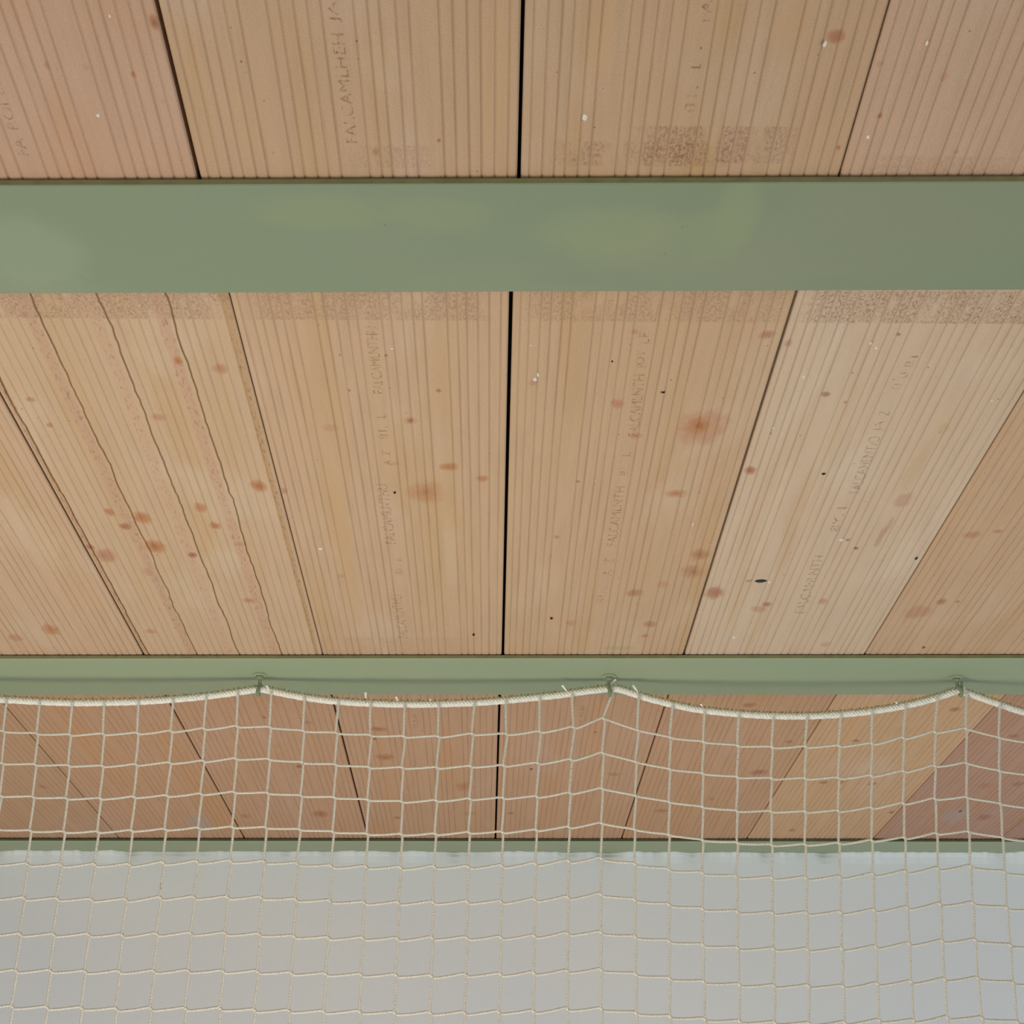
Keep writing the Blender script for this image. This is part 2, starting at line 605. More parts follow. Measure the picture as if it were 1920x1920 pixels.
KN = {
    'a0': [(289, 42, 10, 17, RD, .75, .4), (250, 140, 6, 7, OR, .8, .2), (88, 123, 6, 8, OR, .6, .1), (162, 127, 7, 6, PK, .5, 0), (305, 190, 7, 4, PK, .4, 0)],
    'a1': [(823, 263, 4, 4, RD, .9, .5), (705, 285, 8, 8, BR, .5, .2), (720, 120, 60, 60, PA, .12, 0), (460, 240, 30, 90, YL, 0.22, 0), (930, 150, 40, 200, YL, 0.34, 0)],
    'a2': [(1568, 67, 19, 15, RD, .75, .1), (1543, 80, 7, 6, BR, .5, .2), (1130, 75, 30, 120, YL, 0.38, 0), (1130, 166, 5, 6, GY, .8, .6),
           (1470, 50, 30, 60, YL, 0.22, 0), (1640, 150, 18, 150, YL, 0.38, 0), (1572, 277, 4, 6, RD, .7, .3)],
    'a3': [(1737, 80, 4, 6, RD, .8, .5), (1650, 218, 6, 6, RD, .85, .3), (1650, 120, 8, 6, OR, .4, 0), (1770, 145, 8, 10, OR, .4, 0), (1793, 285, 6, 5, OR, .5, 0)],
    'b0': [(95, 1180, 17, 11, OR, .85, .2), (29, 1196, 15, 8, PK, .8, 0), (60, 1000, 50, 80, PA, .3, 0)],
    'b1': [(334, 677, 10, 10, OR, .9, .35), (412, 691, 18, 11, PK, .9, .15), (57, 749, 10, 5, OR, .8, .1), (93, 797, 8, 5, OR, .8, .1), (297, 782, 15, 8, PK, .8, 0),
           (485, 911, 17, 12, OR, .95, .3), (204, 960, 11, 9, OR, .9, .3), (235, 987, 12, 7, RD, .85, .3), (268, 971, 19, 12, OR, .95, .15),
           (291, 1026, 23, 14, OR, .9, .35), (198, 1042, 22, 14, PK, .95, .2), (170, 1026, 9, 6, RD, .8, .3), (377, 953, 14, 10, OR, .8, .1),
           (404, 986, 12, 8, OR, .9, .3), (360, 1040, 10, 6, RD, .9, .4), (450, 1020, 12, 4, PK, .7, 0), (468, 1126, 16, 6, PK, .8, .2), (283, 1184, 14, 5, PK, .7, 0),
           (278, 1072, 12, 8, PK, .6, 0), (160, 615, 22, 35, YL, 0.22, 0), (350, 800, 26, 120, YL, 0.26, 0)],
    'b2': [(822, 732, 7, 5, RD, .85, .3), (770, 789, 7, 5, RD, 1, .75), (770, 789, 14, 8, PK, .5, 0), (842, 875, 20, 8, OR, .85, .25), (905, 897, 13, 7, OR, .85, .2),
           (799, 923, 38, 23, OR, .62, .25), (533, 921, 7, 7, PK, .8, .1), (620, 802, 16, 8, PK, .5, 0), (740, 923, 3, 2.5, BLK, 1, 0), (888, 1190, 3, 2.5, BLK, 1, 0),
           (636, 985, 24, 110, YL, 0.56, 0), (655, 1085, 16, 55, YL, 0.45, 0), (607, 880, 10, 60, YL, 0.22, 0), (830, 960, 26, 40, YL, 0.26, 0), (640, 1080, 8, 4, PK, .6, .1), (845, 1040, 16, 80, PA, .22, 0),
           (637, 665, 3, 3, BR, .9, .3), (655, 732, 3, 3, BR, .9, .4), (724, 667, 4, 3, RD, .9, .3), (740, 870, 14, 4, PK, .5, 0), (600, 1160, 12, 60, YL, 0.26, 0)],
    'b3': [(1318, 802, 52, 36, PK, .75, 0), (1322, 803, 28, 20, YL, 0.26, 0), (1309, 799, 25, 18, OR, .85, .5), (1158, 757, 15, 11, PK, .95, .1), (1191, 817, 13, 8, PK, .8, .1),
           (1438, 627, 16, 10, RD, .62, .2), (1190, 623, 9, 6, PK, .6, .1), (1084, 903, 5, 3, RD, .9, .2), (1267, 925, 22, 8, OR, .75, .3),
           (1312, 1040, 20, 12, RD, .62, .2), (1300, 1072, 26, 13, RD, .55, .3), (1318, 1068, 16, 12, YL, 0.38, 0), (1190, 1112, 17, 8, RD, .62, .1), (1243, 1096, 13, 7, PK, .55, 0), (1218, 1170, 14, 7, RD, .58, .1),
           (1209, 1192, 8, 4, RD, .6, .2), (1034, 1159, 4.5, 3.5, RD, 1, .9), (1070, 1168, 11, 7, PK, .75, 0), (1000, 717, 9, 7, PK, .7, 0),
           (1250, 620, 26, 70, YL, 0.30, 0), (1280, 870, 22, 18, YL, 0.26, 0), (1025, 880, 12, 30, YL, 0.26, 0), (1160, 1215, 34, 5, GRN, .30, 0), (1190, 700, 50, 40, YL, 0.15, 0),
           (1200, 1075, 50, 16, YL, 0.19, 0), (1044, 1007, 6, 4, BR, .6, .1), (1241, 735, 4, 2.5, BLK, .8, 0)],
    'b4': [(1407, 882, 13, 9, RD, .85, .4), (1340, 1111, 20, 13, RD, .8, .15), (1438, 1133, 11, 5, RD, .75, .3), (1422, 1142, 18, 7, PK, .6, 0), (1548, 739, 9, 5, BR, .75, .2),
           (1605, 1028, 6, 3.5, RD, 1, .7), (1652, 1005, 8, 24, RD, .42, .1), (1667, 985, 6, 16, RD, .38, 0), (1693, 938, 18, 16, PK, .55, 0), (1685, 627, 5, 4, RD, .8, .4), (1492, 955, 16, 75, YL, 0.45, 0), (1475, 1030, 12, 60, YL, 0.30, 0),
           (1478, 643, 8, 8, RD, .5, .1), (1770, 802, 12, 12, YL, 0.52, 0), (1720, 870, 18, 60, YL, 0.38, 0), (1543, 1128, 10, 6, PK, .7, 0), (1548, 1208, 12, 5, BR, .35, 0), (1590, 1012, 5, 3, BR, .9, .3),
           (1780, 950, 26, 80, PA, .55, 0), (1690, 1040, 24, 60, PA, .5, 0), (1440, 980, 16, 120, PA, .5, 0), (1420, 760, 22, 110, YL, 0.26, 0), (1545, 888, 5, 3, BLK, .7, 0), (1718, 1047, 3, 3, BLK, .9, 0),
           (1445, 813, 3, 3, RD, .8, .3), (1585, 754, 4, 3, RD, .7, .2)],
    'b5': [(1722, 1148, 27, 13, RD, .42, 0), (1766, 1128, 11, 6, RD, .7, .2), (1822, 1003, 18, 7, PK, .75, .1), (1871, 996, 11, 4, PK, .85, .2), (1796, 1128, 5, 3, RD, .8, .3),
           (1732, 1214, 4, 2.5, BLK, .8, 0), (1780, 1000, 30, 150, YL, 0.22, 0)],
    'c0': [(455 - 240, 1393, 20, 8, YL, 0.30, 0), (263, 1533, 12, 4, RD, .6, .2), (210, 1460, 12, 5, BR, .4, .1), (80, 1475, 8, 4, RD, .5, .1), (215, 1390, 20, 8, YL, .5, .1)],
    'c1': [(458, 1400, 20, 6, YL, .5, .1), (375, 1545, 28, 20, GY, .62, 0), (345, 1405, 12, 5, YL, 0.30, 0), (445, 1530, 12, 4, RD, .6, .2), (437, 1315, 5, 4, BR, .8, .2)],
    'c2': [(601, 1526, 17, 7, OR, .8, .3), (562, 1437, 10, 3, RD, .8, .3), (576, 1355, 12, 4, PK, .7, 0), (495, 1345, 5, 4, RD, .8, .3), (460, 1530, 12, 5, OR, .6, .2), (520, 1400, 14, 8, YL, .4, .1), (532, 1345, 16, 8, YL, 0.22, 0)],
    'c3': [(709, 1367, 18, 5, OR, .8, .3), (722, 1420, 20, 7, OR, .85, .25), (703, 1385, 5, 3, RD, .8, .3), (870, 1475, 20, 9, OR, .55, .1), (745, 1533, 9, 3, RD, .7, .2), (880, 1525, 14, 4, OR, .5, .1), (790, 1370, 6, 3, YL, .5, .1)],
    'c4': [(996, 1442, 3, 2, BLK, 1, 0), (1150, 1452, 14, 4, OR, .6, .1), (958, 1525, 8, 3, RD, .6, .2), (1055, 1541, 10, 3, YL, 0.45, 0), (1116, 1373, 5, 2, RD, .8, .2), (1083, 1330, 16, 20, YL, 0.38, 0)],
    'c5': [(1405, 1322, 14, 5, RD, .7, .2), (1422, 1448, 18, 6, RD, .6, .2), (1240, 1520, 16, 4, RD, .55, .1), (1480, 1391, 8, 3, RD, .7, .2), (1334, 1498, 6, 4, RD, .5, .1), (1365, 1430, 22, 12, YL, 0.30, 0)],
    'c6': [(1605, 1389, 9, 3, RD, .75, .2), (1680, 1370, 40, 10, YL, 0.30, 0), (1545, 1467, 10, 3, BR, .7, .1), (1636, 1470, 9, 3, RD, .7, .2), (1578, 1467, 7, 4, BR, .5, 0), (1485, 1557, 8, 3, RD, .6, .1), (1640, 1440, 40, 20, PA, .4, 0),
           (1672, 1523, 5, 3, RD, .9, .5), (1790, 1330, 12, 5, RD, .7, .2)],
    'c7': [(1792, 1530, 34, 16, GY, .5, 0), (1740, 1355, 6, 3, RD, .5, .1), (1836, 1345, 8, 3, RD, .9, .3), (1846, 1532, 16, 6, RD, .6, .1), (1850, 1473, 18, 6, PK, .6, .1), (1900, 1380, 12, 4, RD, .6, .1), (1801, 1521, 3, 2.5, BLK, .9, 0), (1908, 1470, 12, 5, RD, .5, .1)],
}

EXT = 0.05                    # boards lie this far onto each flange
WB, WW, WP = lin(190, 153, 117), lin(188, 150, 107), lin(194, 162, 132)
boards = {}


def band(pxa, pxb, pya, pyb, st=1.0):
    a, b = on_z(pxa, (pya + pyb) / 2), on_z(pxb, (pya + pyb) / 2)
    return (a.x, b.x, on_z(960, pya).y, on_z(960, pyb).y, st)


def strip(x0, y0, x1, y1, wpx, tint, st):
    a, b = on_z(x0, y0), on_z(x1, y1)
    w = (on_z(x0 + wpx, y0) - a).length
    return (a.x, a.y, b.x, b.y, w, tint, st)


NEAR_END = 0.12
far1, far2, far3 = Y1a + EXT, Y2a + EXT, Y3a + EXT
near2, near3 = Y1b - EXT, Y2b - EXT
specs = [
    # key, seams, index, gapL, gapR, yn, yf, base, warm, pale, mult, bands, strips, label, group
    ('a0', bay1, 0, .003, .0030, NEAR_END, far1, lin(180, 145, 118), lin(182, 142, 112), lin(182, 150, 126), 1.04, [], None,
     'pinkish grooved ceiling board at the top left corner, above the wide beam', 'near'),
    ('a1', bay1, 1, .0050, .0038, NEAR_END, far1, lin(184, 151, 119), lin(182, 148, 108), lin(188, 158, 132), 1.0, [band(620, 860, 272, 318, .45)], None,
     'grooved ceiling board above the wide beam with faint lettering and a honey-coloured right edge', 'near'),
    ('a2', bay1, 2, .0038, .0018, NEAR_END, far1, lin(185, 152, 119), lin(181, 147, 106), lin(187, 159, 132), .99, [band(1010, 1400, 262, 312, .8), band(1160, 1520, 232, 305, 1.0)], None,
     'grooved ceiling board above the wide beam with a red knot and a rough crushed patch', 'near'),
    ('a3', bay1, 3, .0018, .003, NEAR_END, far1, lin(185, 153, 126), lin(182, 148, 118), lin(186, 158, 134), 1.04, [band(1590, 1990, 285, 345, .4)], None,
     'pinkish grooved ceiling board at the top right corner, above the wide beam', 'near'),
    ('b0', bay2, 0, .003, .0028, near2, far2, lin(192, 159, 127), lin(190, 155, 116), lin(196, 168, 140), 1.0, [], None,
     'grooved ceiling board at the left edge of the frame, in the middle row', 'middle'),
    ('b1', bay2, 1, .0028, .0014, near2, far2, lin(193, 162, 129), lin(190, 156, 117), lin(198, 172, 142), 1.0, [band(-60, 560, 540, 603, .9)],
     [strip(35, 548, 358, 1224, 15, lin(182, 144, 116), 1.0), strip(160, 548, 430, 1224, 15, lin(190, 152, 122), .8), strip(288, 548, 514, 1224, 15, lin(186, 144, 116), 1.0),
      strip(417, 548, 594, 1224, 9, lin(170, 130, 84), 1.0), strip(-92, 548, 275, 1224, 8, lin(172, 128, 88), 1.0)],
     'knotty ceiling board between the two green beams, split by long wavy dark cracks', 'middle'),
    ('b2', bay2, 2, .0014, .0048, near2, far2, lin(191, 158, 125), lin(188, 154, 113), lin(195, 166, 138), 1.0, [band(440, 950, 540, 603, .75), band(560, 900, 1195, 1235, .3)], None,
     'ceiling board between the beams with one large brown knot, left of the black gap', 'middle'),
    ('b3', bay2, 3, .0048, .0034, near2, far2, lin(190, 157, 123), lin(187, 152, 112), lin(194, 165, 134), 1.0, [band(950, 1500, 540, 603, .7)], None,
     'ceiling board between the beams with a big ring-shaped knot near its right edge', 'middle'),
    ('b4', bay2, 4, .0034, .0020, near2, far2, lin(197, 171, 143), lin(193, 163, 130), lin(200, 179, 154), 1.02, [band(1480, 2100, 540, 603, 1.1)], None,
     'pale ceiling board between the beams with a small black slot', 'middle'),
    ('b5', bay2, 5, .0020, .003, near2, far2, lin(191, 157, 124), lin(186, 150, 112), lin(194, 164, 134), 1.02, [], None,
     'tan grooved ceiling board at the right edge of the frame, in the middle row', 'middle'),
]
c_cols = [(174, 138, 107), (178, 139, 107), (178, 139, 108), (178, 140, 109), (179, 141, 110), (179, 140, 108), (188, 151, 115), (170, 131, 108), (166, 128, 108)]
c_lab = ['ceiling board behind the net at the far left edge of the frame',
         'ceiling board of the far row behind the net with a whitish scuff above the wall',
         'ceiling board of the far row behind the left hook and netting',
         'far-row ceiling board with orange knots, just left of the black gap',
         'far-row ceiling board just right of the black gap, behind the middle hook',
         'reddish far-row ceiling board between the middle hook and the paler board',
         'paler yellowish ceiling board of the far row behind the right part of the net',
         'pinkish far-row ceiling board at the right edge with a bluish scuff',
         'small corner of a pinkish ceiling board at the right edge, just above the wall']
for i in range(9):
    col = c_cols[i]
    g = [.002, .0020, .0032, .0038, .0046, .0032, .0024, .0018, .0016, .002]
    specs.append(('c%d' % i, bay3, i, g[i], g[i + 1], near3, far3, lin(*col), lin(col[0] + 2, col[1] - 3, col[2] - 9), lin(col[0] + 2, col[1] + 4, col[2] + 10), 1.22,
                  [], None, c_lab[i], 'far'))
for si, s in enumerate(specs):
    key, bay, i, gl, gr, yn, yf, base, warm, pale, mult, bands, strips, label, grp = s
    mt = wood('timber_' + key, base, warm, pale, si + 1, KN.get(key, ()), bands, strips, mult, gs=0.8 if key[0] == 'c' else (0.6 if key == 'b1' else 1.0))
    o = board(bay[i], bay[i + 1], gl, gr, yn, yf, mt, si * 7 + 3, cracked=(key == 'b1'))
    tag(o, label, 'board', 'timber ceiling boards of the %s row' % grp, 'thing')
    boards[key] = o

# stamped lettering
stamp(boards['a1'], 'FALCAMLHEH JA', 671, 268, 636, 2, 22)
for (x0, y0, x1, y1) in ((720, 738, 706, 612), (743, 1020, 727, 908), (766, 1196, 753, 1116)):
    stamp(boards['b2'], 'FALCAMLNTHU', x0, y0, x1, y1, 20)
for (x0, y0, x1, y1) in ((728, 823, 722, 776), (757, 1078, 752, 1046)):
    stamp(boards['b2'], '81.  L', x0, y0, x1, y1, 16)
stamp(boards['b2'], 'A Z', 735, 872, 730, 845, 15)
stamp(boards['b3'], 'FALCAMLNTH JOY LE', 1197, 818, 1219, 622, 20)
stamp(boards['b3'], '81.  L', 1178, 892, 1183, 848, 16)
stamp(boards['b3'], 'A Z  FALCAMLNTH', 1146, 1080, 1172, 912, 17)
stamp(boards['b3'], '81. L', 1132, 1130, 1140, 1098, 14)
stamp(boards['b4'], 'FALCAMENTIO JA Z', 1612, 925, 1670, 770, 20)
stamp(boards['b4'], 'Q U 81', 1688, 730, 1722, 668, 18)
stamp(boards['b4'], '8Y. L', 1572, 996, 1590, 944, 17)
stamp(boards['b4'], 'FALCAMLNTH', 1508, 1150, 1546, 1042, 18)
stamp(boards['a2'], '81.  L', 1303, 212, 1316, 112, 20)
stamp(boards['a2'], 'FA', 1330, 40, 1336, 0, 18)
stamp(boards['a0'], 'FA ROI 80', 55, 292, -2, 145, 20)
stamp(boards['c3'], 'SLNE', 784, 1366, 784, 1338, 10)
stamp(boards['c4'], 'ILSE', 1096, 1360, 1098, 1322, 10)

# resin flecks, pits and the slot
for (k, px, py, rx, ry, nm, mt, lb) in (
        ('a2', 1097, 220, 5.5, 6.5, 'resin_fleck', M_CHIP, 'white resin fleck'), ('a3', 1628, 256, 3.5, 4, 'resin_fleck', M_CHIP, 'white resin fleck'),
        ('a2', 1547, 82, 4, 6, 'resin_fleck', M_CHIP, None), ('a3', 1738, 80, 3, 5, 'resin_fleck', M_CHIP, None), ('a0', 184, 216, 4, 3, 'resin_fleck', M_CHIP, None),
        ('a0', 206, 29, 2.5, 3.5, 'resin_fleck', M_CHIP, None),
        ('b3', 1003, 711, 4, 3.5, 'resin_fleck', M_CHIP, 'white crumbly fleck'), ('b3', 1009, 702, 2.5, 4, 'resin_fleck', M_CHIP, None), ('b3', 996, 647, 2, 1.5, 'resin_fleck', M_CHIP, None),
        ('b2', 601, 1029, 4, 2, 'resin_fleck', M_CHIP, None), ('b2', 735, 653, 3.5, 1.5, 'resin_fleck', M_CHIP, None), ('b3', 1299, 983, 1.5, 3, 'resin_fleck', M_CHIP, None),
        ('b4', 1507, 706, 3, 2.5, 'resin_fleck', M_CHIP, None), ('b4', 1632, 643, 3, 2.5, 'resin_fleck', M_CHIP, None), ('b4', 1643, 652, 3, 2.5, 'resin_fleck', M_CHIP, None),
        ('b4', 1376, 1195, 3, 2.5, 'resin_fleck', M_CHIP, None), ('b4', 1578, 1012, 5, 1.8, 'resin_fleck', M_CHIP, None), ('b4', 1450, 802, 2, 1.5, 'resin_fleck', M_CHIP, None),
        ('b4', 1442, 1091, 3, 2, 'resin_fleck', M_CHIP, None), ('b4', 1860, 751, 2.5, 2, 'resin_fleck', M_CHIP, None),
        ('b4', 1426, 1089, 11, 3.2, 'nail_slot', M_HOLE, 'small black slot'), ('b2', 740, 923, 2.2, 2.0, 'pit', M_DOT, None), ('b2', 888, 1190, 2.0, 1.8, 'pit', M_DOT, None),
        ('b3', 1034, 1159, 2.2, 2.2, 'pit', M_DOT, None), ('b4', 1718, 1047, 2.2, 2, 'pit', M_DOT, None), ('b4', 1544, 888, 3.5, 1.6, 'pit', M_DOT, None),
        ('b3', 1244, 735, 3, 1.3, 'pit', M_DOT, None), ('b3', 1148, 677, 2, 1.2, 'pit', M_DOT, None)):
    fleck(boards[k], nm, px, py, rx, ry, mt, lb)
fleck(boards['b4'], 'worn_patch', 1404, 1089, 6, 2.6, simple('worn_wood', lin(172, 146, 104)), None, lift=0.0004)

# ------------------------------------------------------------------ dark deck above the boards
XL, XR = -3.2, 3.2
M_DECK = simple('dark_underlay', lin(26, 20, 15), 0.95, 60, 0.3)
v, f = box_data(XL, XR, -1.3, YW + 0.3, ZC + 0.062, ZC + 0.09)
tag(mesh_obj('ceiling', v, f, M_DECK), kind='structure')

# ------------------------------------------------------------------ beams
G1, G1b = lin(126, 138, 110), lin(133, 140, 112)
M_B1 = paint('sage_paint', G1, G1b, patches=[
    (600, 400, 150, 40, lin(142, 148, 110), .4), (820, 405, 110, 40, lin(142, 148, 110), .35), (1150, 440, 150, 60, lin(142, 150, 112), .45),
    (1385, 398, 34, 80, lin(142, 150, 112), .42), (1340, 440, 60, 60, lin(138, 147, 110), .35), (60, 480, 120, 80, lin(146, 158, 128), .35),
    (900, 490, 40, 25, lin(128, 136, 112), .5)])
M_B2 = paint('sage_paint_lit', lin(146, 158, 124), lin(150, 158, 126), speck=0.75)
M_B3 = paint('sage_paint_far', lin(154, 165, 132), lin(158, 164, 134))
M_EDGE = simple('shaded_edge_olive', lin(124, 124, 86), 0.6, 40, 0.35)  # shade on the near edge face, put into a darker olive colour
M_EDGE3 = simple('shaded_edge_olive_far', lin(80, 84, 60), 0.6, 40, 0.35)  # same painted-in edge shade, darker still for the far beam
M_STEEL = simple('primed_steel', lin(60, 58, 46), 0.7, 60, 0.3)


def beam(ln, lf, mat, label, edge=M_EDGE, jag=0.0):
    """steel T section: wide thin flange under the board ends, web standing between them"""
    def ext(l, x):
        a, b = l
        t = (x - a.x) / (b.x - a.x)
        return a.y + (b.y - a.y) * t
    N = 160
    vs, fs, mi = [], [], []
    zt = ZC - 0.0021
    r = 0.0012
    for j in range(N + 1):
        x = XL + (XR - XL) * j / N
        yn_, yf_ = ext(ln, x), ext(lf, x)
        jn = 0.0005 * noise.noise(Vector((x * 14, 0, 3)))
        prof = [(yn_ + jn, zt), (yn_ + jn, ZB + r), (yn_ + r, ZB), (yf_ - r, ZB), (yf_, ZB + r), (yf_, zt)]
        vs += [(x, y, z) for y, z in prof]
    n = 6
    for j in range(N):
        for k in range(n):
            a = j * n + k
            b = j * n + (k + 1) % n
            fs.append((a, a + n, b + n, b))
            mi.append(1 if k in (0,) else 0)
    fs.append(tuple(range(n)))
    fs.append(tuple(N * n + k for k in range(n))[::-1])
    mi += [0, 0]
    ymid_ = (ext(ln, 0) + ext(lf, 0)) / 2
    e = empty('steel_beam', (0, ymid_, ZB))
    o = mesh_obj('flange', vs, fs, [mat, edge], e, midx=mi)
    v2, f2 = box_data(XL, XR, ymid_ - 0.006, ymid_ + 0.006, zt, ZC + 0.061)
    mesh_obj('web', v2, f2, M_STEEL, e)
    tag(e, label, 'beam', 'green steel ceiling beams', 'thing')
    bm = bmesh.new()
    bm.from_mesh(o.data)
    bmesh.ops.recalc_face_normals(bm, faces=bm.faces)
    bm.to_mesh(o.data)
    bm.free()
    return e


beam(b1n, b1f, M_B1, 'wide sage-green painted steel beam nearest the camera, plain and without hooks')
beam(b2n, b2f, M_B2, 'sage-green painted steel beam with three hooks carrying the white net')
lf3 = (b3n[0] + Vector((0, Y3b - Y3a, 0)), b3n[1] + Vector((0, Y3b - Y3a, 0)))
beam(b3n, lf3, M_B3, 'narrow strip of sage-green steel beam resting on the white wall behind the net', edge=M_EDGE3)

# ------------------------------------------------------------------ wall and floor
m, nt, bs, out = new_mat('white_plaster')
pos = nt.node('ShaderNodeNewGeometry').outputs['Position']
a = nt.noise(pos, 1.4, 3, 0.5)
b = nt.noise(pos, 90, 3, 0.6)
c = nt.mix(nt.ramp(a, 0.3, 0.7), lin(218, 220, 217), lin(214, 217, 217))
c = nt.mix(nt.math('MULTIPLY', nt.ramp(b, 0.5, 0.75), 0.06), c, lin(180, 178, 170))
nt.put(bs.inputs['Base Color'], c)
bs.inputs['Roughness'].default_value = 0.85
bs.inputs['Specular IOR Level'].default_value = 0.15
bp = nt.node('ShaderNodeBump')
bp.inputs['Strength'].default_value = 0.08
bp.inputs['Distance'].default_value = 0.003
nt.put(bp.inputs['Height'], b)
nt.l.new(bp.outputs[0], bs.inputs['Normal'])
M_WALL = m

NX = 700
vs, fs = [], []
rowsz = [ZB, ZB - 0.004, ZB - 0.012, ZB - 0.03, ZB - 0.07, 1.2, 0.0]
fall = [1.0, 0.9, 0.45, 0.1, 0.0, 0.0, 0.0]
for j in range(NX + 1):
    x = XL + (XR - XL) * j / NX
    yw = wl[0].y + (wl[1].y - wl[0].y) * (x - wl[0].x) / (wl[1].x - wl[0].x)
    n1 = noise.noise(Vector((x * 5, 0.3, 0))) * 0.014 + noise.noise(Vector((x * 17, 7, 0))) * 0.016 + abs(noise.noise(Vector((x * 31, 2, 0)))) * 0.018
    for z, k in zip(rowsz, fall):
        vs.append((x, yw - n1 * k, z))
R = len(rowsz)
for j in range(NX):
    for k in range(R - 1):
        a_ = j * R + k
        fs.append((a_, a_ + 1, a_ + 1 + R, a_ + R))
base = len(vs)
for x in (XL, XR):
    yw = wl[0].y + (wl[1].y - wl[0].y) * (x - wl[0].x) / (wl[1].x - wl[0].x)
    vs += [(x, YW + 0.24, ZB), (x, YW + 0.24, 0)]
fs.append((base, base + 1, base + 3, base + 2))
top = [j * R for j in range(NX + 1)]
fs.append(tuple(top + [base + 2, base]))
wall = mesh_obj('wall_back', vs, fs, M_WALL)
tag(wall, kind='structure')

M_FLOOR = simple('light_floor', lin(176, 172, 164), 0.6, 6, 0.15)
v, f = box_data(XL, XR, -2.6, YW + 0.3, -0.1, 0.0)
tag(mesh_obj('floor', v, f, M_FLOOR), kind='structure')

# ------------------------------------------------------------------ net
m, nt, bs, out = new_mat('cream_twine')
pos = nt.node('ShaderNodeNewGeometry').outputs['Position']
a = nt.noise(pos, 420, 2, 0.7)
b = nt.noise(pos, 30, 3, 0.8)
c = nt.mix(nt.ramp(a, 0.45, 0.7), lin(224, 218, 202), lin(196, 188, 168))
dd = nt.math('MULTIPLY', nt.ramp(a, 0.58, 0.68), nt.ramp(b, 0.55, 0.72))
c = nt.mix(dd, c, lin(80, 70, 56))
br = nt.node('ShaderNodeAttribute', attribute_name='braid').outputs['Fac']
c = nt.mix(nt.math('MULTIPLY', nt.ramp(br, 0.15, 0.9), 0.62), c, lin(122, 112, 92))
nt.put(bs.inputs['Base Color'], c)
bs.inputs['Roughness'].default_value = 0.8
bs.inputs['Specular IOR Level'].default_value = 0.15
M_TW = m
m, nt, bs, out = new_mat('white_rope')
pos = nt.node('ShaderNodeNewGeometry').outputs['Position']
a = nt.noise(pos, 300, 3, 0.7)
b = nt.noise(pos, 26, 3, 0.8)
c = nt.mix(nt.ramp(a, 0.4, 0.75), lin(238, 234, 222), lin(214, 206, 186))
dd = nt.math('MULTIPLY', nt.ramp(a, 0.56, 0.66), nt.ramp(b, 0.56, 0.70))
c = nt.mix(dd, c, lin(96, 88, 74))
nt.put(bs.inputs['Base Color'], c)
bs.inputs['Roughness'].default_value = 0.85
bs.inputs['Specular IOR Level'].default_value = 0.1
M_RP = m
M_LASH = simple('tan_lashing', lin(204, 188, 152), 0.85, 300, 0.5)

hook_px = [(488, 1268), (1142, 1268), (1795, 1266)]
YN = sum(on_z(px, py, ZB).y for px, py in hook_px) / 3 + 0.004
print('net plane', YN)


def ny(px, py):
    return YN + 0.006 * math.sin(px / 190.0) * min(1, max(0, (py - 1310) / 150)) - 0.0


def np_(px, py, dy=0.0):
    return on_y(px, py, ny(px, py) + dy)


Z1 = [
    [(22, 452), (210, 465), (395, 472), (583, 468), (775, 463), (965, 452), (1150, 438), (1335, 425), (1520, 430), (1708, 450), (1893, 462)],
    [(15, 632), (200, 640), (388, 645), (577, 648), (767, 640), (957, 630), (1145, 620), (1328, 607), (1515, 610), (1703, 628), (1888, 640)],
    [(5, 815), (188, 822), (375, 830), (565, 830), (757, 822), (942, 815), (1132, 805), (1320, 795), (1507, 800), (1695, 815), (1882, 825)],
    [(-15, 1002), (172, 1012), (362, 1018), (552, 1018), (742, 1011), (931, 1004), (1120, 997), (1310, 992), (1497, 994), (1687, 1005), (1875, 1018)],
    [(-36, 1198), (155, 1200), (345, 1205), (535, 1203), (730, 1203), (920, 1193), (1110, 1187), (1298, 1183), (1488, 1187), (1675, 1198), (1865, 1212)],
    [(-56, 1390), (137, 1392), (323, 1395), (515, 1400), (710, 1400), (903, 1390), (1093, 1387), (1283, 1387), (1472, 1388), (1665, 1400), (1858, 1408)],
    [(-77, 1593), (115, 1595), (303, 1597), (500, 1597), (688, 1600), (883, 1593), (1075, 1590), (1267, 1590), (1460, 1595), (1655, 1607), (1848, 1615)],
    [(-100, 1797), (92, 1800), (285, 1800), (480, 1805), (672, 1805), (868, 1803), (1060, 1800), (1257, 1803), (1450, 1805), (1640, 1813), (1833, 1818)],
    [(-124, 2000), (70, 2003), (265, 2007), (460, 2010), (655, 2015), (848, 2013), (1045, 2013), (1240, 2013), (1433, 2022), (1628, 2025), (1823, 2030)],
]
